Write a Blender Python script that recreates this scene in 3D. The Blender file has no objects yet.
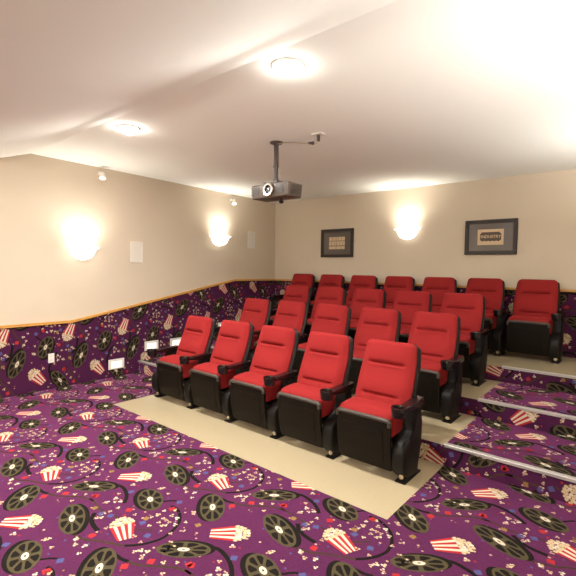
import bpy, bmesh, math, random
from mathutils import Vector, Matrix

random.seed(7)
S = bpy.context.scene
COL = S.collection
PI = math.pi

# ------------------------------------------------------------------ camera
F_PX, YAW, PITCH, ROLL, EYE = 426.88, 0.6922, 0.0431, 0.0170, 1.6
cam = bpy.data.cameras.new('camera')
cam.sensor_width = 36.0
cam.lens = F_PX / 576.0 * 36.0
cam.clip_start = 0.02
camo = bpy.data.objects.new('camera', cam)
COL.objects.link(camo)
fw = Vector((-math.sin(YAW) * math.cos(PITCH), math.cos(YAW) * math.cos(PITCH), -math.sin(PITCH)))
rt = Vector((math.cos(YAW), math.sin(YAW), 0))
up = rt.cross(fw)
r2 = rt * math.cos(ROLL) + up * math.sin(ROLL)
u2 = up * math.cos(ROLL) - rt * math.sin(ROLL)
camo.matrix_world = Matrix(((r2.x, u2.x, -fw.x, 0), (r2.y, u2.y, -fw.y, 0), (r2.z, u2.z, -fw.z, EYE), (0, 0, 0, 1)))
S.camera = camo

# ------------------------------------------------------------------ world, exposure
w = bpy.data.worlds.new('world')
w.use_nodes = True
w.node_tree.nodes['Background'].inputs[0].default_value = (1.0, 0.92, 0.82, 1)
w.node_tree.nodes['Background'].inputs[1].default_value = 0.05
S.world = w
S.view_settings.view_transform = 'Standard'
S.view_settings.look = 'None'
S.view_settings.gamma = 1.0
S.view_settings.exposure = 0.05
S.view_settings.use_curve_mapping = False
WARM = (1.0, 0.95, 0.86)
NEUTRAL = (1.0, 0.97, 0.91)
P_CAN, P_FRONT_FILL, P_SCONCE, P_RIGHT_FILL, P_SCREEN_FILL = 70.0, 35.0, 30.0, 132.0, 215.0  # front, screen and right powers feed unseen lamps added as fill

# ------------------------------------------------------------------ the room's dimensions
XL, XR, YB, YFRONT = -5.84, 0.5, 6.60, -1.9
RIDGE_Y, RIDGE_Z, CEIL_B = 2.05, 2.971, 2.954
SLOPE = 0.375
LOW_Y = 0.25
LOW_Z = RIDGE_Z - SLOPE * (RIDGE_Y - LOW_Y)
Y1, D, T = 3.511, 0.9073, 0.1742          # first riser, tread depth, riser height
CX0, CX1, CY0 = -4.68, -1.20, 2.485        # bare vinyl strip under the seats
RAIL0, RAIL1, KY0, KY1 = 0.845, 1.372, 2.534, 5.467

# ------------------------------------------------------------------ materials
def lin(c):
    return tuple((x / 12.92 if x <= 0.04045 else ((x + 0.055) / 1.055) ** 2.4) for x in [v / 255 for v in c])

def mat(name, col, rough=0.6, metal=0.0, noise=0.0, nscale=40.0, bump=0.0, emit=None, estr=0.0, spec=0.5, sheen=0.0):
    m = bpy.data.materials.new(name)
    m.use_nodes = True
    nt = m.node_tree
    b = nt.nodes['Principled BSDF']
    b.inputs['Base Color'].default_value = (*col, 1)
    b.inputs['Roughness'].default_value = rough
    b.inputs['Metallic'].default_value = metal
    b.inputs['Specular IOR Level'].default_value = spec
    if sheen:
        b.inputs['Sheen Weight'].default_value = sheen
        b.inputs['Sheen Tint'].default_value = (*[min(1, c / max(col)) ** 0.9 for c in col], 1)
    if noise or bump:
        tc = nt.nodes.new('ShaderNodeTexCoord')
        n = nt.nodes.new('ShaderNodeTexNoise')
        n.inputs['Scale'].default_value = nscale
        n.inputs['Detail'].default_value = 4.0
        nt.links.new(tc.outputs['Object'], n.inputs['Vector'])
        if noise:
            mx = nt.nodes.new('ShaderNodeMix')
            mx.data_type = 'RGBA'
            mx.inputs['A'].default_value = (*[c * (1 - noise) for c in col], 1)
            mx.inputs['B'].default_value = (*[min(1, c * (1 + noise)) for c in col], 1)
            nt.links.new(n.outputs['Fac'], mx.inputs['Factor'])
            nt.links.new(mx.outputs['Result'], b.inputs['Base Color'])
        if bump:
            bp = nt.nodes.new('ShaderNodeBump')
            bp.inputs['Strength'].default_value = bump
            bp.inputs['Distance'].default_value = 0.004
            nt.links.new(n.outputs['Fac'], bp.inputs['Height'])
            nt.links.new(bp.outputs['Normal'], b.inputs['Normal'])
    if emit:
        b.inputs['Emission Color'].default_value = (*emit, 1)
        b.inputs['Emission Strength'].default_value = estr
    return m

M = {}
M['wall'] = mat('beige_paint', (0.615, 0.528, 0.415), 0.85, noise=0.03, nscale=3, bump=0.05, spec=0.2)
M['ceiling'] = mat('cream_ceiling_paint', (0.875, 0.885, 0.83), 0.9, noise=0.02, nscale=200, bump=0.1, spec=0.1)
M['vinyl'] = mat('tan_vinyl', (0.42, 0.345, 0.22), 0.2, noise=0.10, nscale=60, spec=0.5)
M['oak'] = mat('oak', (0.58, 0.29, 0.065), 0.4, noise=0.2, nscale=14)
M['alu'] = mat('aluminium', (0.50, 0.47, 0.45), 0.38, metal=0.5, noise=0.05, nscale=90)
M['red'] = mat('red_upholstery', (0.245, 0.0165, 0.017), 0.9, noise=0.16, nscale=170, bump=0.35, spec=0.12, sheen=0.10)
M['black'] = mat('black_plastic', (0.007, 0.0055, 0.0045), 0.5, spec=0.22, noise=0.25, nscale=220, bump=0.15)
M['pan'] = mat('charcoal_plastic', (0.0075, 0.005, 0.003), 0.55, spec=0.13, noise=0.2, nscale=260, bump=0.25)
M['rimgrey'] = mat('highlit_worn_grey_plastic', (0.055, 0.044, 0.035), 0.42, spec=0.4, noise=0.3, nscale=60)  # worn grey, lightened to paint in the highlight on the lip
M['dark'] = mat('matt_black', (0.006, 0.006, 0.006), 0.8)
M['gloss'] = mat('gloss_black_plastic', (0.006, 0.005, 0.005), 0.16, noise=0.1, nscale=40)
M['gloss2'] = mat('dark_armrest_plastic', (0.012, 0.006, 0.006), 0.25, noise=0.1, nscale=40)
M['bolt'] = mat('tan_cap', (0.42, 0.33, 0.2), 0.4, noise=0.1, nscale=50)
M['white'] = mat('white_plastic', (0.80, 0.76, 0.70), 0.45, noise=0.02, nscale=50)
M['grille'] = mat('white_grille', (0.74, 0.69, 0.62), 0.6, noise=0.1, nscale=500, bump=0.4)
M['glass'] = mat('lit_frosted_glass', (0.9, 0.85, 0.78), 0.4, noise=0.01, nscale=5, emit=(1, 0.94, 0.84), estr=3.0)
M['lamp'] = mat('lit_bulb', (0.9, 0.9, 0.9), 0.4, noise=0.01, nscale=5, emit=(1, 0.95, 0.87), estr=75.0)
M['steplens'] = mat('lit_step_lens', (0.9, 0.9, 0.9), 0.4, noise=0.01, nscale=5, emit=(1, 0.93, 0.80), estr=0.9)
M['proj'] = mat('taupe_projector_shell', (0.085, 0.066, 0.052), 0.38, noise=0.06, nscale=60)
M['projdark'] = mat('dark_projector_vent', (0.06, 0.045, 0.04), 0.5, noise=0.1, nscale=60)
M['chrome'] = mat('chrome', (0.5, 0.47, 0.44), 0.25, metal=1.0, noise=0.02, nscale=20)
M['lensglass'] = mat('lens_glass', (0.05, 0.05, 0.06), 0.05, spec=0.9, noise=0.02, nscale=20)
M['frame'] = mat('dark_brown_frame', (0.020, 0.013, 0.011), 0.4, spec=0.3, noise=0.2, nscale=30)
M['mat'] = mat('taupe_mount_board', (0.085, 0.066, 0.052), 0.3, noise=0.08, nscale=80)
M['print'] = mat('tan_print', (0.60, 0.45, 0.29), 0.6, noise=0.15, nscale=60)
M['ink'] = mat('dark_print_ink', (0.07, 0.045, 0.035), 0.6, noise=0.1, nscale=40)
M['inkgold'] = mat('pale_gold_print_ink', (0.58, 0.45, 0.20), 0.6, noise=0.1, nscale=40)
M['cable'] = mat('grey_cable', (0.32, 0.26, 0.2), 0.5, noise=0.1, nscale=40)

CARP = [
    mat('carpet_purple', (0.057, 0.0115, 0.043), 0.95, noise=0.6, nscale=170, bump=0.6, spec=0.06, sheen=0.3),
    mat('carpet_black', (0.011, 0.008, 0.007), 0.95, noise=0.4, nscale=230, bump=0.4, spec=0.1),
    mat('carpet_olive', (0.072, 0.057, 0.030), 0.95, noise=0.3, nscale=230, bump=0.4, spec=0.1),
    mat('carpet_cream', (0.54, 0.41, 0.25), 0.95, noise=0.15, nscale=230, bump=0.4, spec=0.1),
    mat('carpet_red', (0.36, 0.025, 0.030), 0.95, noise=0.2, nscale=230, bump=0.4, spec=0.1),
    mat('carpet_blue', (0.075, 0.075, 0.20), 0.95, noise=0.2, nscale=230, bump=0.4, spec=0.1),
    mat('carpet_pink_cream', (0.46, 0.29, 0.20), 0.95, noise=0.2, nscale=230, bump=0.4, spec=0.1),
    mat('carpet_gold', (0.24, 0.135, 0.05), 0.95, noise=0.25, nscale=230, bump=0.4, spec=0.1),
    mat('carpet_white', (0.60, 0.52, 0.41), 0.95, noise=0.1, nscale=230, bump=0.4, spec=0.1),
    mat('carpet_brown_string', (0.055, 0.030, 0.020), 0.95, noise=0.3, nscale=230, bump=0.4, spec=0.1),
]

# ------------------------------------------------------------------ helpers
def obj(name, bm, m, parent=None, smooth=False):
    me = bpy.data.meshes.new(name)
    bmesh.ops.recalc_face_normals(bm, faces=bm.faces[:])
    bm.to_mesh(me)
    bm.free()
    for x in (m if isinstance(m, list) else [m]):
        me.materials.append(x)
    if smooth:
        for p in me.polygons:
            p.use_smooth = True
        try:
            me.set_sharp_from_angle(angle=math.radians(38))
        except Exception:
            pass
    o = bpy.data.objects.new(name, me)
    COL.objects.link(o)
    if parent:
        o.parent = parent
    return o

def empty(name, loc, label, cat, group=None, rz=0.0):
    o = bpy.data.objects.new(name, None)
    o.empty_display_size = 0.1
    COL.objects.link(o)
    o.location = loc
    o.rotation_euler = (0, 0, rz)
    tag(o, label, cat, group)
    return o

def tag(o, label=None, cat=None, group=None, kind=None):
    if label: o['label'] = label
    if cat: o['category'] = cat
    if group: o['group'] = group
    if kind: o['kind'] = kind
    return o

def struct(name, bm, m, label=None):
    o = obj(name, bm, m)
    tag(o, label, None, None, 'structure')
    return o

def box(bm, x0, x1, y0, y1, z0, z1, bev=0.0, seg=2):
    t = bmesh.new()
    bmesh.ops.create_cube(t, size=1.0)
    for v in t.verts:
        v.co = Vector(((x0 + x1) / 2 + v.co.x * (x1 - x0), (y0 + y1) / 2 + v.co.y * (y1 - y0), (z0 + z1) / 2 + v.co.z * (z1 - z0)))
    if bev:
        bmesh.ops.bevel(t, geom=t.edges[:], offset=bev, segments=seg, profile=0.5, affect='EDGES')
    merge(bm, t)
    return bm

def merge(bm, t, mx=None):
    me = bpy.data.meshes.new('tmp')
    if mx is not None:
        bmesh.ops.transform(t, matrix=mx, verts=t.verts[:])
    t.to_mesh(me)
    t.free()
    bm.from_mesh(me)
    bpy.data.meshes.remove(me)

def cyl(bm, p0, p1, r0, r1=None, seg=20, cap=True):
    r1 = r0 if r1 is None else r1
    p0, p1 = Vector(p0), Vector(p1)
    d = p1 - p0
    t = bmesh.new()
    bmesh.ops.create_cone(t, cap_ends=cap, segments=seg, radius1=r0, radius2=r1, depth=d.length)
    q = Vector((0, 0, 1)).rotation_difference(d.normalized())
    merge(bm, t, Matrix.Translation((p0 + p1) / 2) @ q.to_matrix().to_4x4())
    return bm

def lathe(bm, prof, mx=None, seg=28, a0=0.0, a1=2 * PI):
    """prof: list of (r, z) revolved around z."""
    t = bmesh.new()
    full = abs(a1 - a0 - 2 * PI) < 1e-6
    n = seg if full else seg + 1
    rings = []
    for r, z in prof:
        if r < 1e-6:
            rings.append([t.verts.new((0, 0, z))])
        else:
            rings.append([t.verts.new((r * math.cos(a0 + (a1 - a0) * i / seg), r * math.sin(a0 + (a1 - a0) * i / seg), z)) for i in range(n)])
    for A, B in zip(rings[:-1], rings[1:]):
        for i in range(seg):
            j = (i + 1) % n
            if len(A) == 1 and len(B) == 1: continue
            if len(A) == 1: t.faces.new((A[0], B[i], B[j]))
            elif len(B) == 1: t.faces.new((A[i], A[j], B[0]))
            else: t.faces.new((A[i], A[j], B[j], B[i]))
    merge(bm, t, mx)
    return bm

def tube(bm, pts, r, seg=8):
    pts = [Vector(p) for p in pts]
    t = bmesh.new()
    rings = []
    for i, p in enumerate(pts):
        d = (pts[min(i + 1, len(pts) - 1)] - pts[max(i - 1, 0)]).normalized()
        a = d.cross(Vector((0.13, 0.21, 0.97))).normalized()
        b = d.cross(a)
        rings.append([t.verts.new(p + (a * math.cos(2 * PI * k / seg) + b * math.sin(2 * PI * k / seg)) * r) for k in range(seg)])
    for A, B in zip(rings[:-1], rings[1:]):
        for k in range(seg):
            t.faces.new((A[k], A[(k + 1) % seg], B[(k + 1) % seg], B[k]))
    t.faces.new(rings[0][::-1]); t.faces.new(rings[-1])
    merge(bm, t)
    return bm

def prism_yz(bm, prof, x0, x1, bev=0.0):
    t = bmesh.new()
    A = [t.verts.new((x0, y, z)) for y, z in prof]
    B = [t.verts.new((x1, y, z)) for y, z in prof]
    n = len(prof)
    fa = t.faces.new(A); fb = t.faces.new(B[::-1])
    for i in range(n):
        t.faces.new((A[i], B[i], B[(i + 1) % n], A[(i + 1) % n]))
    if bev:
        eds = list(set(list(fa.edges) + list(fb.edges)))
        bmesh.ops.bevel(t, geom=eds, offset=bev, segments=3, profile=0.5, affect='EDGES')
    merge(bm, t)
    return bm

# ------------------------------------------------------------------ carpet pattern
TX, TY = 1.061, 0.775
TILE = []            # (material, level, [(x, y), ...]) convex polygons in floor metres

def ell(cx, cy, a, b, ang, s=1.0, n=28, t0=0.0, t1=2 * PI):
    c, sn = math.cos(ang), math.sin(ang)
    o = []
    for i in range(n):
        t = t0 + (t1 - t0) * i / n
        x, y = a * s * math.cos(t), b * s * math.sin(t)
        o.append((cx + x * c - y * sn, cy + x * sn + y * c))
    return o

def epoint(cx, cy, a, b, ang, s, t):
    x, y = a * s * math.cos(t), b * s * math.sin(t)
    return (cx + x * math.cos(ang) - y * math.sin(ang), cy + x * math.sin(ang) + y * math.cos(ang))

def reel(cx, cy, a, b, deg, ox, oy):
    g = math.radians(deg)
    TILE.append((1, 2, ell(cx + ox, cy + oy, a * 1.03, b * 1.03, g)))
    TILE.append((2, 3, ell(cx, cy, a, b, g)))
    for k in range(8):
        t0 = 2 * PI * (k + 0.14) / 8
        t1 = 2 * PI * (k + 0.86) / 8
        tm = (t0 + t1) / 2
        P = [epoint(cx, cy, a, b, g, 0.36, tm - 0.16), epoint(cx, cy, a, b, g, 0.60, t0 + 0.03), epoint(cx, cy, a, b, g, 0.80, t0 + 0.0), epoint(cx, cy, a, b, g, 0.88, tm - 0.12),
             epoint(cx, cy, a, b, g, 0.88, tm + 0.12), epoint(cx, cy, a, b, g, 0.80, t1 - 0.0), epoint(cx, cy, a, b, g, 0.60, t1 - 0.03), epoint(cx, cy, a, b, g, 0.36, tm + 0.16)]
        TILE.append((1, 4, P))
    TILE.append((8, 4, ell(cx, cy, a, b, g, 0.23, 14)))
    TILE.append((2, 5, ell(cx, cy, a, b, g, 0.07, 8)))

def blob(mi, x, y, r, lev=2, n=6):
    a = random.random() * PI
    e = random.uniform(0.75, 1.0)
    TILE.append((mi, lev, [(x + r * math.cos(a + 2 * PI * i / n), y + r * e * math.sin(a + 2 * PI * i / n)) for i in range(n)]))

def kernel(x, y, r=0.017):
    a0 = random.random() * 2 * PI
    for k in range(3):
        a = a0 + k * 2.1 + random.uniform(-.3, .3)
        blob(random.choice([6, 3, 8]), x + r * 0.55 * math.cos(a), y + r * 0.55 * math.sin(a), r * random.uniform(0.42, 0.62), 2 + k, 5)

def strip(mi, pts, wd, lev=1):
    # Catmull-Rom, then quads
    P = [Vector(p) for p in pts]
    P = [P[0] * 2 - P[1]] + P + [P[-1] * 2 - P[-2]]
    C = []
    for i in range(1, len(P) - 2):
        for k in range(4):
            t = k / 4
            C.append(0.5 * ((2 * P[i]) + (P[i + 1] - P[i - 1]) * t + (2 * P[i - 1] - 5 * P[i] + 4 * P[i + 1] - P[i + 2]) * t * t + (3 * P[i] - P[i - 1] - 3 * P[i + 1] + P[i + 2]) * t ** 3))
    C.append(P[-2])
    N = []
    for i in range(len(C)):
        d = (C[min(i + 1, len(C) - 1)] - C[max(i - 1, 0)]).normalized()
        N.append(Vector((-d.y, d.x)) * wd / 2)
    for i in range(len(C) - 1):
        TILE.append((mi, lev, [tuple(C[i] + N[i]), tuple(C[i + 1] + N[i + 1]), tuple(C[i + 1] - N[i + 1]), tuple(C[i] - N[i])]))

def popbox(cx, cy, ux, uy, wb, wt, hh):
    u = Vector((ux, uy)).normalized()
    s = Vector((u.y, -u.x))
    base = Vector((cx, cy)) - u * hh * 0.5
    hb = hh * 0.68
    n = 7
    for k in range(n):
        f0, f1 = k / n - 0.5, (k + 1) / n - 0.5
        a = base + s * wb * f0; b = base + s * wb * f1
        c = base + u * hb + s * wt * f1; d = base + u * hb + s * wt * f0
        TILE.append((4 if k % 2 == 0 else 8, 3, [tuple(a), tuple(b), tuple(c), tuple(d)]))
    for row, (hh_, cnt, wdt) in enumerate([(0.70, 7, 1.0), (0.80, 6, 0.92), (0.90, 5, 0.72), (0.99, 3, 0.45)]):
        for i in range(cnt):
            f = (i + 0.5) / cnt - 0.5
            p = base + u * hh * (hh_ + random.uniform(-0.02, 0.02)) + s * wt * wdt * f
            blob(3 if random.random() < 0.7 else 8, p.x, p.y, wt * 0.095, 4 if row % 2 else 5)
            if random.random() < 0.45:
                blob(7 if random.random() < 0.3 else 6, p.x + random.uniform(-.012, .012), p.y + random.uniform(-.012, .012), wt * 0.04, 6, 5)

reel(-3.605, 1.622, 0.145, 0.083, 156, -0.022, -0.016)
reel(-2.714, 1.172, 0.178, 0.076, 156, 0.020, 0.018)
reel(-3.000, 1.450, 0.157, 0.070, 37, 0.010, 0.022)
reel(-3.210, 1.066, 0.165, 0.082, 139, -0.022, -0.012)
popbox(-3.437, 1.328, -0.92, 0.39, 0.090, 0.150, 0.235)
popbox(-2.915, 1.722, 0.75, 0.66, 0.095, 0.155, 0.230)
strip(1, [(-2.905, 1.567), (-2.839, 1.582), (-2.745, 1.559), (-2.676, 1.519), (-2.632, 1.478)], 0.026)
strip(1, [(-2.668, 1.296), (-2.62, 1.254), (-2.557, 1.228), (-2.472, 1.218)], 0.028)
strip(1, [(-2.50, 1.64), (-2.454, 1.667), (-2.426, 1.701), (-2.392, 1.731)], 0.016)
strip(1, [(-2.366, 1.667), (-2.309, 1.671), (-2.24, 1.644), (-2.181, 1.598), (-2.148, 1.548), (-2.126, 1.492), (-2.118, 1.421), (-2.142, 1.347), (-2.176, 1.294), (-2.22, 1.249)], 0.020)
strip(9, [(-2.22, 1.249), (-2.298, 1.21), (-2.369, 1.178), (-2.44, 1.13), (-2.56, 1.10)], 0.016)
strip(9, [(-2.861, 1.356), (-2.79, 1.355), (-2.704, 1.338), (-2.62, 1.34)], 0.014)
strip(1, [(-2.25, 1.14), (-2.215, 1.172), (-2.173, 1.177), (-2.127, 1.18), (-2.083, 1.194)], 0.022)
strip(9, [(-2.083, 1.194), (-2.01, 1.219), (-1.942, 1.268), (-1.867, 1.323), (-1.815, 1.346), (-1.75, 1.359)], 0.016)
strip(9, [(-2.537, 1.368), (-2.484, 1.346)], 0.013)
strip(9, [(-2.314, 1.364), (-2.271, 1.402), (-2.233, 1.443)], 0.013)
_K = [(-2.251, 1.551), (-2.282, 1.551), (-2.22, 1.551), (-2.313, 1.652), (-2.268, 1.605), (-2.346, 1.551), (-2.269, 1.507), (-2.225, 1.499), (-2.212, 1.517), (-2.219, 1.607), (-2.172, 1.559), (-2.73, 1.472), (-2.672, 1.475), (-2.773, 1.517), (-2.694, 1.446), (-2.129, 1.258), (-2.115, 1.288), (-2.078, 1.307), (-2.064, 1.269), (-2.44, 1.847), (-2.488, 1.875), (-2.389, 1.875), (-2.348, 1.826), (-2.585, 1.298), (-2.728, 1.41), (-2.737, 1.395), (-2.456, 1.454), (-2.258, 1.331), (-2.457, 1.264), (-1.933, 1.315), (-2.62, 1.747), (-2.606, 1.77), (-2.514, 1.747), (-2.198, 1.718), (-2.081, 1.556), (-2.61, 1.421), (-2.812, 1.65), (-1.862, 1.261), (-2.617, 1.327), (-2.60, 1.285), (-2.02, 1.40), (-1.99, 1.43), (-2.05, 1.44), (-2.00, 1.375)]
for x, y in _K:
    kernel(x, y, random.uniform(0.014, 0.020))
def square(mi, x, y, s):
    a = random.random() * PI
    TILE.append((mi, 2, [(x + s * math.cos(a + PI / 2 * i), y + s * math.sin(a + PI / 2 * i)) for i in range(4)]))
    TILE.append((mi, 3, [(x + s * 1.0 * math.cos(a + .8 + 2 * PI / 3 * i), y + s * 1.0 * math.sin(a + .8 + 2 * PI / 3 * i)) for i in range(3)]))
for x, y in [(-2.873, 1.395), (-2.533, 1.459), (-2.062, 1.16), (-1.8, 1.397), (-1.99, 1.275), (-2.332, 1.651), (-2.449, 1.172)]:
    square(4, x, y, 0.027)
for x, y in [(-2.732, 1.588), (-2.364, 1.731), (-2.204, 1.386), (-2.626, 1.319), (-2.34, 1.438), (-2.56, 1.345)]:
    square(5, x, y, 0.025)
for x, y in [(-2.722, 1.322), (-2.363, 1.479), (-2.062, 1.65)]:
    square(7, x, y, 0.024)
for i in range(60):
    x, y = random.uniform(-3, -3 + TX), random.uniform(1, 1 + TY)
    mi = random.choice([4, 5, 7, 6, 6, 6])
    blob(mi, x, y, random.uniform(0.006, 0.010), 1, 5)
for i in range(16):
    x, y, q0 = random.uniform(-3, -3 + TX), random.uniform(1, 1 + TY), len(TILE)
    kernel(x, y, 0.014)
    TILE[q0:] = [(m_, 1 + 0.3 * k_, p_) for k_, (m_, l_, p_) in enumerate(TILE[q0:])]

def clip(poly, cx):
    """Sutherland-Hodgman against a convex counter-clockwise polygon."""
    out = poly
    n = len(cx)
    for i in range(n):
        ax, ay = cx[i]; bx, by = cx[(i + 1) % n]
        ex, ey = bx - ax, by - ay
        inp, out = out, []
        if not inp: return []
        for j in range(len(inp)):
            p, q = inp[j - 1], inp[j]
            dp = ex * (p[1] - ay) - ey * (p[0] - ax)
            dq = ex * (q[1] - ay) - ey * (q[0] - ax)
            if dq >= 0:
                if dp < 0:
                    t = dp / (dp - dq); out.append((p[0] + (q[0] - p[0]) * t, p[1] + (q[1] - p[1]) * t))
                out.append(q)
            elif dp >= 0:
                t = dp / (dp - dq); out.append((p[0] + (q[0] - p[0]) * t, p[1] + (q[1] - p[1]) * t))
    return out

def ccw(p):
    a = sum(p[i - 1][0] * p[i][1] - p[i][0] * p[i - 1][1] for i in range(len(p)))
    return p if a > 0 else p[::-1]

class Carpet:
    """Woven carpet: a thin backing with the tufted motifs as faces just above it."""
    def __init__(self): self.v, self.f, self.m = [], [], []
    def poly(self, pts, mi):
        i = len(self.v)
        self.v += pts
        self.f.append(list(range(i, i + len(pts))))
        self.m.append(mi)
    def region(self, regs, to3, nrm, thick=0.004):
        """regs: convex polygons in pattern coordinates; to3 maps (a, b) onto the surface the carpet is glued to."""
        nrm = Vector(nrm)
        for reg in regs:
            reg = ccw(reg)
            top = [to3(*p) + nrm * thick for p in reg]
            bot = [to3(*p) for p in reg]
            self.poly(top, 0)
            for i in range(len(reg)):
                j = (i + 1) % len(reg)
                self.poly([bot[i], bot[j], top[j], top[i]], 0)
            x0 = min(p[0] for p in reg); x1 = max(p[0] for p in reg)
            y0 = min(p[1] for p in reg); y1 = max(p[1] for p in reg)
            for mi, lev, P in TILE:
                px0 = min(p[0] for p in P); px1 = max(p[0] for p in P)
                py0 = min(p[1] for p in P); py1 = max(p[1] for p in P)
                for i in range(math.floor((x0 - px1) / TX), math.ceil((x1 - px0) / TX) + 1):
                    if px1 + i * TX < x0 or px0 + i * TX > x1: continue
                    for j in range(math.floor((y0 - py1) / TY), math.ceil((y1 - py0) / TY) + 1):
                        if py1 + j * TY < y0 or py0 + j * TY > y1: continue
                        Q = clip([(p[0] + i * TX, p[1] + j * TY) for p in P], reg)
                        if len(Q) >= 3:
                            off = nrm * (thick + 0.00035 * lev)
                            self.poly([to3(*p) + off for p in Q], mi)
        return self
    def build(self, name, label):
        me = bpy.data.meshes.new(name)
        me.from_pydata([tuple(v) for v in self.v], [], self.f)
        for m in CARP: me.materials.append(m)
        me.polygons.foreach_set('material_index', self.m)
        me.update()
        o = bpy.data.objects.new(name, me)
        COL.objects.link(o)
        tag(o, label, None, None, 'structure')
        return o

def rect(x0, x1, y0, y1): return [(x0, y0), (x1, y0), (x1, y1), (x0, y1)]

# ------------------------------------------------------------------ room shell
W = 0.12
bm = bmesh.new(); box(bm, XL - W, XR + W, YFRONT - W, YB + W, -0.15, 0.0)
struct('floor', bm, M['vinyl'], 'tan vinyl floor strip under the seats')

def prism_wall(bm, x0, x1, prof): return prism_yz(bm, prof, x0, x1)
WP = [(YFRONT - W, -0.15), (YB + W, -0.15), (YB + W, CEIL_B), (YB, CEIL_B), (RIDGE_Y, RIDGE_Z), (LOW_Y, LOW_Z), (YFRONT - W, LOW_Z)]
bm = bmesh.new(); prism_wall(bm, XL - W, XL, WP); struct('wall_left', bm, M['wall'], 'beige painted left wall')
bm = bmesh.new(); prism_wall(bm, XR, XR + W, WP); struct('wall_right', bm, M['wall'], 'beige painted right wall')
bm = bmesh.new(); box(bm, XL, XR, YB, YB + W, -0.15, CEIL_B); struct('wall_back', bm, M['wall'], 'beige painted back wall')
bm = bmesh.new(); box(bm, XL, XR, YFRONT - W, YFRONT, -0.15, LOW_Z); struct('wall_front', bm, M['wall'], 'beige painted front wall')
bm = bmesh.new()
CP = [(YB + W, CEIL_B), (YB, CEIL_B), (RIDGE_Y, RIDGE_Z), (LOW_Y, LOW_Z), (YFRONT - W, LOW_Z)]
prism_yz(bm, CP + [(y, z + 0.15) for y, z in CP[::-1]], XL - W, XR + W)
struct('ceiling', bm, M['ceiling'], 'cream ceiling sloping down in front of its ridge')

# stepped tiers
for n in (1, 2, 3):
    bm = bmesh.new(); box(bm, XL, XR, Y1 + (n - 1) * D, YB, (n - 1) * T, n * T)
    struct('floor_tier', bm, M['vinyl'], 'raised seating tier with tan vinyl top')

# carpets
fl = lambda z, oa, ob: (lambda a, b: Vector((a - oa, b - ob, z)))
c = Carpet()
c.region([rect(XL, XR, YFRONT, CY0), rect(XL, CX0, CY0, Y1), rect(CX1, XR, CY0, Y1)], fl(0, 0, 0), (0, 0, 1))
c.build('floor_carpet', 'purple cinema carpet with film reels and popcorn boxes on the floor')
for n, oa, ob, nm in ((1, 0.095, -0.144 + 2 * 0.0, 'lowest'), (2, 0.10, 0.137, 'middle')):
    ya, yb = Y1 + (n - 1) * D, Y1 + n * D
    c = Carpet()
    c.region([rect(XL + oa * 0 + -oa, CX0 - oa, ya + ob, yb + ob), rect(CX1 - oa, XR - oa, ya + ob, yb + ob)], fl(n * T, -oa, ob), (0, 0, 1))
    c.build('floor_carpet', 'purple film reel carpet in the aisles of the %s raised tier' % nm)
for n in (1, 2, 3):
    yy = Y1 + (n - 1) * D
    ob = 3.60 + (n - 1) * 1.12
    z0 = (n - 1) * T
    c = Carpet()
    c.region([rect(XL, XR, ob + 0.004, ob + T - 0.002)], (lambda yy, ob, z0: lambda a, b: Vector((a, yy, z0 + b - ob)))(yy, ob, z0), (0, -1, 0))
    c.build('floor_carpet', 'purple film reel carpet on the %s step riser' % ['first', 'second', 'third'][n - 1])

# left wall wainscot (same cloth carried up the wall)
ca, cb = -3.10, 3.823
def lw(a, b): return Vector((XL, cb - b, a - ca))
def lwp(pts): return [(z + ca, cb - y) for y, z in pts]
c = Carpet()
c.region([lwp([(YFRONT, 0), (KY0, 0), (KY0, RAIL0), (YFRONT, RAIL0)]), lwp([(KY0, 0), (KY1, 0), (KY1, RAIL1), (KY0, RAIL0)]),
          lwp([(KY1, 0), (YB, 0), (YB, RAIL1), (KY1, RAIL1)])], lw, (1, 0, 0))
c.build('wall_left_carpet', 'purple film reel carpet covering the lower left wall')
c = Carpet()
c.region([rect(XL, XR, 3 * T + 1.0, RAIL1 + 1.0)], lambda a, b: Vector((a, YB, b - 1.0)), (0, -1, 0))
c.build('wall_back_carpet', 'purple film reel carpet covering the lower back wall')

# oak cap rail
def rail_left():
    bm = bmesh.new()
    P = [(YFRONT, RAIL0), (KY0, RAIL0), (KY1, RAIL1), (YB, RAIL1)]
    prof = P + [(y, z + 0.032) for y, z in P[::-1]]
    prism_yz(bm, prof, XL, XL + 0.028)
    return bm
struct('trim_1', rail_left(), M['oak'], 'oak cap rail along the left wall')
bm = bmesh.new(); box(bm, XL + 0.028, XR, YB - 0.028, YB, RAIL1, RAIL1 + 0.032, 0.004)
struct('trim_2', bm, M['oak'], 'oak cap rail along the back wall')

# metal step nosings
ords = ['first', 'second', 'third']
for n in (1, 2, 3):
    yy = Y1 + (n - 1) * D
    for x0, x1, side in ((CX1 + 0.0, XR - 0.004, 'right'), (XL + 0.008, CX0, 'left')):
        bm = bmesh.new()
        prism_yz(bm, [(yy - 0.012, n * T - 0.012), (yy - 0.012, n * T + 0.008), (yy - 0.007, n * T + 0.012), (yy + 0.034, n * T + 0.012), (yy + 0.040, n * T + 0.006),
                      (yy + 0.040, n * T + 0.004), (yy - 0.004, n * T + 0.004), (yy - 0.004, n * T - 0.012)], x0, x1)
        o = obj('step_nosing', bm, M['alu'])
        tag(o, 'silver metal nosing along the edge of the %s step in the %s aisle' % (ords[n - 1], side), 'step edge', 'metal step nosings')

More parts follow.
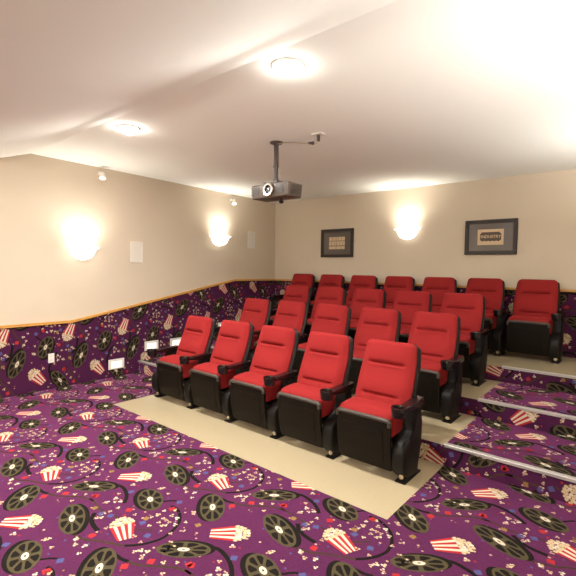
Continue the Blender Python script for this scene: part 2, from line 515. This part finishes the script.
# ------------------------------------------------------------------ lights of the room and added fill lamps
def point(name, loc, power, col, r=0.05, parent=None, beam=(150, 1.0)):
    l = bpy.data.lights.new(name, 'SPOT')
    l.energy = power; l.color = col; l.shadow_soft_size = r; l.spot_size = math.radians(beam[0]); l.spot_blend = beam[1]
    o = bpy.data.objects.new(name, l)
    COL.objects.link(o); o.location = loc; o.rotation_euler = (PI, 0, 0)   # a lamp in a bowl throws its light up
    if parent: o.parent = parent
    return o

def can_light(x, y, z, nrm, label, power, col=NEUTRAL):
    t = empty('ceiling_light', (x, y, z), label, 'ceiling light', 'round ceiling lights')
    q = Vector((0, 0, -1)).rotation_difference(Vector(nrm))
    t.rotation_mode = 'QUATERNION'; t.rotation_quaternion = q
    bm = bmesh.new(); lathe(bm, [(0.108, -0.0005), (0.112, -0.006), (0.100, -0.013), (0.086, -0.012), (0.084, -0.0005)])
    obj('trim_ring', bm, M['white'], t, True)
    bm = bmesh.new(); lathe(bm, [(0.085, -0.004), (0.082, -0.026), (0.068, -0.046), (0.038, -0.058), (0.0, -0.062)])
    obj('lens', bm, M['lamp'], t, True)
    l = bpy.data.lights.new('bulb', 'AREA'); l.shape = 'DISK'; l.size = 0.16
    l.energy = power; l.color = col; l.spread = math.radians(179)
    o = bpy.data.objects.new('bulb', l); COL.objects.link(o); o.parent = t; o.location = (0, 0, -0.08)
    return t

cz = lambda y: RIDGE_Z + (CEIL_B - RIDGE_Z) * (y - RIDGE_Y) / (YB - RIDGE_Y)
can_light(-3.96, 2.27, cz(2.27), (0, 0, -1), 'round ceiling light near the left wall, farther from the projector', P_CAN)
can_light(-1.89, 2.24, cz(2.24), (0, 0, -1), 'round ceiling light in front of and above the projector', P_CAN)
for x, side in ((-3.96, 'left'), (-1.89, 'right')):  # out of view, added to light the front floor
    can_light(x, -0.1, LOW_Z, (0, 0, -1), 'added unseen ceiling light over the screen end of the room, nearer the %s wall' % side, P_FRONT_FILL)

def sconce(loc, ang, label, power, col=WARM, beam=(152, 1.0)):
    """Half bowl uplight; local +y points away from the wall."""
    t = empty('wall_sconce', loc, label, 'wall light', 'half bowl wall sconces', ang)
    bm = bmesh.new()
    prof = [(0.0, -0.165), (0.05, -0.158), (0.095, -0.135), (0.128, -0.098), (0.143, -0.055), (0.150, -0.022), (0.184, -0.004), (0.192, 0.003), (0.184, 0.006), (0.142, -0.014),
            (0.136, -0.055), (0.12, -0.095), (0.088, -0.128), (0.045, -0.148), (0.0, -0.153)]
    prof = [(a * 1.14, b * 1.0) for a, b in prof]
    lathe(bm, prof, None, 28, 0, PI)
    obj('glass_bowl', bm, M['glass'], t, True)
    bm = bmesh.new(); box(bm, -0.06, 0.06, 0.0, 0.022, -0.11, 0.0, 0.005)
    obj('wall_plate', bm, M['white'], t)
    bm = bmesh.new(); lathe(bm, [(0.0, -0.02), (0.022, -0.01), (0.03, 0.015), (0.026, 0.035), (0.012, 0.05), (0.0, 0.054)], Matrix.Translation((0, 0.075, -0.045)))
    obj('bulb', bm, M['lamp'], t, True)
    point('bulb_light', (0, 0.112, 0.02), power, col, 0.035, t, beam)
    return t

sconce((XL, 2.67, 1.845), -PI / 2, 'lit half bowl wall sconce on the left wall beside the nearer speaker', P_SCONCE)
sconce((XL, 5.09, 2.165), -PI / 2, 'lit half bowl wall sconce on the left wall nearer the back corner', P_SCONCE)
sconce((-2.965, YB, 2.285), PI, 'lit half bowl wall sconce on the back wall between two framed pictures', P_SCONCE)
sconce((XL, 0.35, 1.60), -PI / 2, 'added unseen half bowl wall sconce on the left wall near the screen end', 70.0, WARM, (180, 0.5))  # unseen uplight added to brighten the sloped ceiling
sconce((-4.2, YFRONT, 1.60), 0.0, 'added unseen half bowl wall sconce on the front wall nearer the left wall', P_SCREEN_FILL, WARM, (180, 0.5))  # this and the next: unseen uplights added for ceiling bounce
sconce((-1.5, YFRONT, 1.60), 0.0, 'added unseen half bowl wall sconce on the front wall nearer the right wall', P_SCREEN_FILL, WARM, (180, 0.5))
sconce((XR, 2.67, 1.845), PI / 2, 'added unseen half bowl wall sconce on the right wall above the floor', P_RIGHT_FILL, (1.0, 0.985, 0.96), (180, 0.5))  # unseen, mirrors the left wall; neutral light stands in for bounced flash
sconce((XR, 5.09, 2.165), PI / 2, 'added unseen half bowl wall sconce on the right wall above the tiers', P_RIGHT_FILL * 0.6, (1.0, 0.985, 0.96), (180, 0.5))  # unseen, mirrors the left wall; added to brighten the ceiling

def accent_spot(y, z, label):
    t = empty('accent_spotlight', (XL, y, z), label, 'spotlight', 'small white spotlights')
    bm = bmesh.new(); cyl(bm, (0, 0, 0.02), (0.022, 0, 0.02), 0.028); obj('wall_plate', bm, M['white'], t, True)
    bm = bmesh.new(); tube(bm, [(0.02, 0, 0.02), (0.06, 0, 0.022), (0.075, 0, 0.005)], 0.008); obj('arm', bm, M['white'], t, True)
    bm = bmesh.new()
    d = Vector((0.35, -0.2, -0.9)).normalized()
    q = Vector((0, 0, 1)).rotation_difference(d).to_matrix().to_4x4()
    mx = Matrix.Translation((0.075, 0, 0.012)) @ q
    lathe(bm, [(0.0, -0.012), (0.022, -0.01), (0.028, 0.01), (0.042, 0.075), (0.047, 0.085), (0.040, 0.082), (0.024, 0.012), (0.0, 0.01)], mx)
    obj('lamp_head', bm, M['white'], t, True)
    bm = bmesh.new(); lathe(bm, [(0.0, 0.074), (0.037, 0.072)], mx); obj('lens', bm, M['steplens'], t, True)
    return t
accent_spot(2.92, 2.865, 'small white spotlight high on the left wall near the front')
accent_spot(5.37, 2.835, 'small white spotlight high on the left wall near the back corner')

def step_light(y, z, label):
    t = empty('step_light', (XL + 0.0055, y, z), label, 'step light', 'lit step lights on the left wall')
    bm = bmesh.new(); box(bm, 0, 0.012, -0.12, 0.12, -0.072, 0.072, 0.004); obj('cover_plate', bm, M['white'], t)
    bm = bmesh.new(); box(bm, 0.011, 0.016, -0.078, 0.078, -0.052, 0.035, 0.003); obj('lens', bm, M['steplens'], t)
    return t
step_light(3.154, 0.190, 'lit white step light low on the left wall, nearest the front')
step_light(3.73, 0.386, 'lit white step light low on the left wall, second from the front')
step_light(4.19, 0.380, 'lit white step light low on the left wall beside the first front row seat')
step_light(5.20, 0.555, 'lit white step light low on the left wall, farthest from the front')

# ------------------------------------------------------------------ wall fittings
t = empty('power_outlet', (XL + 0.0055, 2.268, 0.406), 'white outlet cover on the carpeted left wall', 'outlet')
bm = bmesh.new(); box(bm, 0, 0.008, -0.037, 0.037, -0.06, 0.06, 0.003); obj('cover_plate', bm, M['white'], t)
for dz in (-0.025, 0.025):
    bm = bmesh.new(); box(bm, 0.006, 0.0095, -0.017, 0.017, dz - 0.015, dz + 0.015, 0.001); obj('socket', bm, M['grille'], t)

def wall_speaker(y, z, label):
    t = empty('wall_speaker', (XL, y, z), label, 'speaker', 'white wall speakers')
    bm = bmesh.new()
    for a in ((-0.097, 0.097, 0.143, 0.155), (-0.097, 0.097, -0.155, -0.143), (-0.097, -0.085, -0.143, 0.143), (0.085, 0.097, -0.143, 0.143)):
        box(bm, 0, 0.014, a[0], a[1], a[2], a[3], 0.003)
    obj('bezel', bm, M['white'], t)
    bm = bmesh.new(); box(bm, 0, 0.008, -0.085, 0.085, -0.143, 0.143)
    for i in range(16):
        yy = -0.080 + i * 0.01067
        box(bm, 0.008, 0.011, yy - 0.003, yy + 0.003, -0.14, 0.14)
    obj('grille', bm, M['grille'], t)
    return t
wall_speaker(3.475, 1.820, 'white wall speaker on the left wall, the nearer of two')
wall_speaker(5.901, 2.158, 'white wall speaker on the left wall close to the back corner')

def text_mesh(s, size, m, parent, name, loc):
    cu = bpy.data.curves.new('t', 'FONT')
    cu.body = s; cu.size = size; cu.align_x = 'CENTER'; cu.align_y = 'CENTER'; cu.extrude = 0.0012; cu.offset = 0.001
    o = bpy.data.objects.new('t', cu); COL.objects.link(o)
    dg = bpy.context.evaluated_depsgraph_get()
    me = bpy.data.meshes.new_from_object(o.evaluated_get(dg))
    bpy.data.objects.remove(o)
    me.materials.clear(); me.materials.append(m)
    r = bpy.data.objects.new(name, me); COL.objects.link(r)
    r.parent = parent; r.location = loc; r.rotation_euler = (PI / 2, 0, 0)
    return r

def picture(x, z, wd, hg, label, kind):
    t = empty('framed_picture', (x, YB, z), label, 'picture', 'framed pictures on the back wall')
    a, b, f = wd / 2, hg / 2, 0.052
    bm = bmesh.new()
    for x0, x1, z0, z1 in ((-a, a, b - f, b), (-a, a, -b, -b + f), (-a, -a + f, -b + f, b - f), (a - f, a, -b + f, b - f)):
        box(bm, x0, x1, -0.035, 0, z0, z1, 0.006)
    obj('frame', bm, M['frame'], t)
    bm = bmesh.new(); box(bm, -a + f, a - f, -0.014, 0, -b + f, b - f); mo = obj('mount_board', bm, M['mat'], t)
    pa, pb = a * 0.50, b * 0.45
    bm = bmesh.new()
    if kind == 'right':
        box(bm, -pa, pa, -0.0165, -0.014, -pb, pb)
        pr = obj('print', bm, M['print'], t)
        # ornamental scalloped bands
        for zz in (pb * 0.52, -pb * 0.42):
            bm = bmesh.new()
            for i in range(9):
                xx = -pa * 0.62 + i * pa * 0.155
                box(bm, xx - pa * 0.085, xx + pa * 0.085, -0.018, -0.0165, zz - 0.012 + (0.006 if i % 2 else 0), zz + 0.014)
            obj('print_band', bm, M['ink'], pr)
        bm = bmesh.new(); box(bm, -pa * 0.80, pa * 0.82, -0.0172, -0.0165, -0.045, 0.055); obj('print_panel', bm, M['ink'], pr)
        text_mesh('INDUSTRY', 0.057, M['print'], pr, 'lettering', (0.004, -0.0184, 0.006))
        bm = bmesh.new(); box(bm, -pa * 0.93, -pa * 0.80, -0.0172, -0.0165, -0.03, 0.045); obj('print_edge', bm, M['inkgold'], pr)
    else:
        # two rows of pale block letters and a strip below
        bm = bmesh.new(); box(bm, -pa * 1.05, pa * 1.05, -0.0155, -0.014, -pb * 1.05, pb * 1.05)
        pr = obj('print', bm, M['mat'], t)
        bm = bmesh.new()
        rows = ((0.38, 0.95, [1.0, .8, .5, .9, .8]), (-0.38, 0.3, [.9, 1, .6, 1, .9, .7]), (-0.95, -0.5, [3.0, 2.0, 1.5]))
        for z0, z1, ws in rows:
            tot = sum(ws); xx = -pa
            for wv in ws:
                ww = 2 * pa * wv / tot
                box(bm, xx + 0.004, xx + ww - 0.004, -0.0175, -0.0155, z0 * pb, z1 * pb)
                xx += ww
        obj('print_block', bm, M['print'], pr)
    return t
picture(-4.318, 2.098, 0.695, 0.515, 'dark framed picture with pale block letters, left of the back wall sconce', 'left')
picture(-1.702, 2.115, 0.70, 0.500, 'dark framed picture with a tan lettered print, right of the back wall sconce', 'right')

# ------------------------------------------------------------------ projector
PX, PY = -3.09, 3.49
pz = cz(PY)
t = empty('ceiling_projector', (PX, PY, pz), 'taupe projector hanging from a ceiling pole above the seats', 'projector')
bm = bmesh.new(); lathe(bm, [(0.0, 0.0), (0.072, 0.0), (0.072, -0.008), (0.06, -0.016), (0.0, -0.016)]); obj('ceiling_plate', bm, M['proj'], t, True)
bm = bmesh.new(); cyl(bm, (0, 0, -0.014), (0, 0, -0.26), 0.026); cyl(bm, (0, 0, -0.24), (0, 0, -0.405), 0.021); cyl(bm, (0, 0, -0.25), (0, 0, -0.265), 0.030); obj('pole', bm, M['projdark'], t, True)
bm = bmesh.new(); cyl(bm, (0, 0, -0.40), (0, 0, -0.43), 0.032); box(bm, -0.10, 0.10, -0.09, 0.09, -0.452, -0.428, 0.004)
for sx in (-1, 1):
    for sy in (-1, 1):
        cyl(bm, (sx * 0.08, sy * 0.07, -0.452), (sx * 0.08, sy * 0.07, -0.468), 0.008)
obj('mount_bracket', bm, M['projdark'], t)
bx0, bx1, by0, by1, bz0, bz1 = -0.225, 0.295, -0.15, 0.10, -0.612, -0.465
bm = bmesh.new()
tt = bmesh.new(); box(tt, bx0, bx1, by0, by1, bz0, bz1)
for v in tt.verts:
    if v.co.z < -0.55: v.co.x = v.co.x * 0.965; v.co.y = -0.025 + (v.co.y + 0.025) * 0.94
bmesh.ops.bevel(tt, geom=tt.edges[:], offset=0.016, segments=3, profile=0.5, affect='EDGES')
merge(bm, tt)
body = obj('body', bm, M['proj'], t, True)
bm = bmesh.new()
for i in range(7): box(bm, 0.13, 0.235, by0 - 0.004, by0 + 0.02, -0.575 + i * 0.014, -0.569 + i * 0.014)
obj('vent_grille', bm, M['projdark'], body)
bm = bmesh.new()
for i in range(5): box(bm, -0.215, -0.105, by0 - 0.004, by0 + 0.02, -0.575 + i * 0.018, -0.566 + i * 0.018)
obj('vent_grille', bm, M['projdark'], body)
bm = bmesh.new()
for i in range(6): box(bm, bx1 - 0.02, bx1 + 0.003, -0.10, 0.05, -0.580 + i * 0.016, -0.572 + i * 0.016)
obj('vent_grille', bm, M['projdark'], body)
bm = bmesh.new(); my = Matrix.Translation((0.05, by0, -0.535)) @ Matrix.Rotation(PI / 2, 4, 'X')
lathe(bm, [(0.0, -0.02), (0.066, -0.02), (0.068, 0.03), (0.062, 0.038), (0.046, 0.036), (0.044, 0.012), (0.0, 0.012)], my); ln = obj('lens_barrel', bm, M['chrome'], t, True)
bm = bmesh.new(); lathe(bm, [(0.0, 0.024), (0.025, 0.021), (0.043, 0.013)], my); obj('lens_glass', bm, M['lensglass'], ln, True)
bm = bmesh.new(); cyl(bm, (0.10, -0.02, bz0 + 0.006), (0.10, -0.02, bz0 - 0.03), 0.014); lathe(bm, [(0, -0.025), (0.018, -0.022), (0.026, -0.008), (0.026, 0.004), (0, 0.008)], Matrix.Translation((0.10, -0.02, bz0 - 0.028))); obj('leveling_foot', bm, M['dark'], t, True)
bm = bmesh.new(); tube(bm, [(0.022, 0.01, -0.10), (0.03, 0.01, -0.2), (0.034, 0.012, -0.3), (0.06, 0.02, -0.40), (0.09, 0.03, -0.47)], 0.006); obj('power_cable', bm, M['cable'], t, True)

t = empty('ceiling_outlet_box', (-2.555, 3.52, cz(3.52)), 'small ceiling outlet with plug and cable beside the projector pole', 'outlet')
bm = bmesh.new(); box(bm, -0.06, 0.06, -0.04, 0.04, -0.014, 0.0, 0.004); obj('cover_plate', bm, M['white'], t)
bm = bmesh.new(); cyl(bm, (0.0, 0, -0.012), (0.0, 0, -0.075), 0.016); obj('plug', bm, M['projdark'], t, True)
bm = bmesh.new(); cyl(bm, (-0.055, -0.005, -0.085), (-0.115, -0.012, -0.075), 0.017, 0.010); obj('plug', bm, M['projdark'], t, True)
bm = bmesh.new(); tube(bm, [(0, 0, -0.07), (-0.03, -0.003, -0.088), (-0.06, -0.006, -0.085), (-0.11, -0.012, -0.075), (-0.22, -0.02, -0.06), (-0.35, -0.026, -0.035), (-0.46, -0.03, -0.02), (-0.52, -0.03, -0.02)], 0.007); obj('cable', bm, M['cable'], t, True)

# ------------------------------------------------------------------ cinema seats
PITCH_X = 0.645
HALF = PITCH_X / 2
BASE = Vector((0, 0.175, 0.455)); BA = Vector((0, 0.395, 0.919)).normalized(); BN = Vector((0, -BA.z, BA.y)); BL = 0.575

def back_w(v):
    a = 0.238 + 0.012 * math.sin(min(1, max(0, v)) * PI * 0.9) - 0.020 * max(0, v) ** 2.2
    return a

def backrest_bm(grow=0.0, d0=0.0, dfront=0.07, v0=0.0, v1=1.0, grooves=True, nv=44, nu=26):
    t = bmesh.new()
    R = 0.034 + grow * 0.5
    F, B = [], []
    for j in range(nv + 1):
        v = v0 + (v1 - v0) * j / nv
        dist_t = (v1 - v) * BL
        hw = back_w(v) + grow
        if dist_t < R: hw -= R - math.sqrt(max(0, R * R - (R - dist_t) ** 2))
        rf, rb = [], []
        for i in range(nu + 1):
            u = -1 + 2 * i / nu
            u = math.copysign(abs(u) ** 0.8, u)
            edge = max(0, 1 - abs(u) ** 5)
            et = min(1, dist_t / 0.05); eb = min(1, (v - v0) * BL / 0.04)
            prof = (max(0, 1 - (1 - et) ** 2) ** 0.5) * (max(0, 1 - (1 - eb) ** 2) ** 0.5)
            dp = d0 + (dfront - d0) * (0.30 + 0.70 * edge * prof)
            if grooves:
                fade = max(0, min(1, (0.72 - abs(u)) / 0.14))
                for gv, gd, gw in ((0.655, 0.032, 0.022), (0.195, 0.030, 0.022)):
                    dp -= gd * fade * math.exp(-((v - gv) / gw) ** 2)
                dp += 0.010 * math.exp(-((v - 0.79) / 0.11) ** 2) * edge + 0.012 * math.exp(-((v - 0.32) / 0.13) ** 2) * edge - 0.006 * (1 - abs(u)) * (0 if v > .6 else 1)
            # gentle curve: the head end stands more upright
            bend = 0.030 * max(0, v - 0.5) ** 2 * 4
            p = BASE + BA * (BL * v) + BN * (dp + bend) + Vector((u * hw, 0, 0))
            q = BASE + BA * (BL * v) + BN * (d0 + bend) + Vector((u * hw, 0, 0))
            rf.append(t.verts.new(p)); rb.append(t.verts.new(q))
        F.append(rf); B.append(rb)
    for j in range(nv):
        for i in range(nu):
            t.faces.new((F[j][i], F[j][i + 1], F[j + 1][i + 1], F[j + 1][i]))
            t.faces.new((B[j][i], B[j + 1][i], B[j + 1][i + 1], B[j][i + 1]))
        t.faces.new((F[j][0], F[j + 1][0], B[j + 1][0], B[j][0]))
        t.faces.new((F[j][nu], B[j][nu], B[j + 1][nu], F[j + 1][nu]))
    for i in range(nu):
        t.faces.new((F[0][i], B[0][i], B[0][i + 1], F[0][i + 1]))
        t.faces.new((F[nv][i], F[nv][i + 1], B[nv][i + 1], B[nv][i]))
    return t

def cushion_bm():
    """Folded-up seat cushion: top edge rolls from the pan back to the backrest."""
    t = bmesh.new()
    prof = [(-0.050, 0.33), (-0.064, 0.37), (-0.080, 0.455), (-0.078, 0.490), (-0.060, 0.512), (-0.02, 0.524), (0.05, 0.530), (0.12, 0.533), (0.175, 0.525), (0.19, 0.49), (0.17, 0.40), (0.14, 0.34), (0.10, 0.33)]
    xs = [-0.232, -0.228, -0.215, -0.19, -0.12, 0, 0.12, 0.19, 0.215, 0.228, 0.232]
    ins = [0.030, 0.016, 0.005, 0.0, -0.003, -0.005, -0.003, 0.0, 0.005, 0.016, 0.030]
    cy, czz = 0.05, 0.43
    rings = []
    for x, s in zip(xs, ins):
        r = []
        for y, z in prof:
            d = Vector((y - cy, z - czz)); k = max(0.05, 1 - s / d.length)
            r.append(t.verts.new((x, cy + d.x * k, czz + d.y * k)))
        rings.append(r)
    n = len(prof)
    for A, B in zip(rings[:-1], rings[1:]):
        for i in range(n):
            t.faces.new((A[i], A[(i + 1) % n], B[(i + 1) % n], B[i]))
    t.faces.new(rings[0][::-1]); t.faces.new(rings[-1])
    return t

def pan_bm():
    t = bmesh.new()
    def front(z): return -0.030 - 0.062 * ((z - 0.07) / 0.41) ** 0.8 if z > 0.07 else -0.03
    prof = []
    zs = [0.075 + 0.40 * i / 10 for i in range(11)]
    out = [(front(z) - 0.014 * math.sin(PI * (z - 0.075) / 0.40), z) for z in zs]
    prof = out + [(y + 0.030, z) for y, z in out[::-1]]
    prism_yz(t, prof, -0.234, 0.234, 0.012)
    return t

def lip_bm():
    t = bmesh.new()
    tube(t, [(-0.229, -0.088, 0.43), (-0.227, -0.089, 0.462), (-0.216, -0.087, 0.474), (-0.1, -0.087, 0.476), (0.1, -0.087, 0.476), (0.216, -0.087, 0.474), (0.227, -0.089, 0.462), (0.229, -0.088, 0.43)], 0.017, 10)
    return t

def panel_bm():
    t = bmesh.new()
    def front(z): return -0.030 - 0.062 * ((z - 0.07) / 0.41) ** 0.8 - 0.014 * math.sin(PI * (z - 0.075) / 0.40)
    zs = [0.13 + 0.27 * i / 8 for i in range(9)]
    out = [(front(z) - 0.004, z) for z in zs]
    prism_yz(t, out + [(y + 0.012, z) for y, z in out[::-1]], -0.175, 0.175, 0.004)
    return t

def support_bm(x):
    t = bmesh.new()
    prof = [(0.025, 0.035), (-0.028, 0.080), (-0.048, 0.14), (-0.052, 0.21), (-0.042, 0.265), (-0.014, 0.300), (0.040, 0.325), (0.100, 0.340), (0.136, 0.362), (0.150, 0.41), (0.155, 0.560),
            (0.262, 0.560), (0.268, 0.42), (0.262, 0.26), (0.245, 0.12), (0.215, 0.035)]
    prism_yz(t, prof, x - 0.072, x + 0.042, 0.022)
    return t

def foot_bm(x):
    t = bmesh.new()
    box(t, x - 0.044, x + 0.040, -0.020, 0.28, 0.0, 0.014, 0.004)
    box(t, x - 0.033, x + 0.033, 0.0, 0.23, 0.012, 0.06, 0.01)
    return t

def armrest_bm(x):
    t = bmesh.new()
    prof = [(-0.045, 0.545), (-0.045, 0.575), (-0.02, 0.580), (0.12, 0.582), (0.22, 0.586), (0.275, 0.592), (0.292, 0.575), (0.290, 0.53), (0.20, 0.528), (0.05, 0.535)]
    prism_yz(t, prof, x - 0.036, x + 0.036, 0.010)
    bmesh.ops.translate(t, verts=t.verts[:], vec=(0.012, 0, 0.016))
    return t

def cup_bm(x):
    t = bmesh.new()
    lathe(t, [(0.0, 0.508), (0.040, 0.508), (0.050, 0.514), (0.058, 0.580), (0.056, 0.588), (0.048, 0.588), (0.045, 0.580), (0.041, 0.520), (0.0, 0.518)], Matrix.Translation((x - 0.006, -0.088, 0)), 24)
    bmesh.ops.translate(t, verts=t.verts[:], vec=(0.012, 0, 0.016))
    return t

def bolt_bm(x):
    t = bmesh.new()
    lathe(t, [(0.019, 0.0), (0.019, 0.006), (0.012, 0.012), (0.0, 0.013)], Matrix.Translation((x, -0.001, 0.045)) @ Matrix.Rotation(PI / 2, 4, 'X'), 14)
    return t

def side_parts(root, x):
    s = obj('support', support_bm(x), M['black'], root, True)
    obj('foot', foot_bm(x), M['black'], s, True)
    obj('anchor_cap', bolt_bm(x), M['bolt'], s, True)
    a = obj('armrest', armrest_bm(x), M['gloss2'], root, True)
    obj('cup_holder', cup_bm(x), M['gloss'], a, True)

GROUPS = ['red cinema seats of the front row', 'red cinema seats of the second row', 'red cinema seats of the third row', 'red cinema seats of the back row']
proto = empty('cinema_seat', (0, 0, 0), 'x', 'seat')
SHIFT = 0.028
def sh(bm, extra=0.0):
    bmesh.ops.translate(bm, verts=bm.verts[:], vec=(SHIFT + extra, 0, 0)); return bm
b = obj('backrest', sh(backrest_bm(), 0.012), M['red'], proto, True)
obj('back_shell', sh(backrest_bm(0.017, -0.045, 0.026, -0.42, 1.018, False, 26, 16), 0.012), M['black'], proto, True)
obj('seat_cushion', sh(cushion_bm()), M['red'], proto, True)
p = obj('seat_pan', sh(pan_bm()), M['pan'], proto, True)
obj('panel', sh(panel_bm()), M['pan'], p, True)
l = obj('lip', sh(lip_bm()), M['rimgrey'], p, True); l['label'] = 'worn grey rolled lip, highlight painted into its colour'
side_parts(proto, HALF)

def copy_tree(o, parent=None):
    c = o.copy(); COL.objects.link(c)
    if parent: c.parent = parent
    for ch in list(o.children):
        copy_tree(ch, c)
    return c

ROWS = [  # x of the right-hand support, y of the feet, z, count, row name, pitch
    (-1.345, 3.005, 0.0, 5, 'front row', 0.642),
    (-1.370, 4.06, T, 5, 'second row', 0.645),
    (-1.375, 4.95, 2 * T, 5, 'third row', 0.637),
    (-0.77, 6.02, 3 * T, 7, 'back row', 0.645),
]
NUM = ['', 'first', 'second', 'third', 'fourth', 'fifth', 'sixth', 'seventh']
used = False
SEATS = []
for r, (xr, y, z, n, rn, pt) in enumerate(ROWS):
    for k in range(n):
        s = n - 1 - k
        pos = Vector((xr - HALF - pt * s, y, z))
        o = proto if not used else copy_tree(proto)
        used = True
        o.location = pos
        num = NUM[k + 1]
        where = ('%s seat from the left wall in the %s' % (num, rn)) if k not in (0, n - 1) else (
            ('seat at the left wall end of the %s' % rn) if k == 0 else ('seat at the right aisle end of the %s' % rn))
        o['label'] = 'red upholstered black folding cinema ' + where
        o['category'] = 'seat'
        o['group'] = GROUPS[r]
        SEATS.append((o, k))
for o, k in SEATS:
    if k == 0:
        side_parts(o, -HALF)
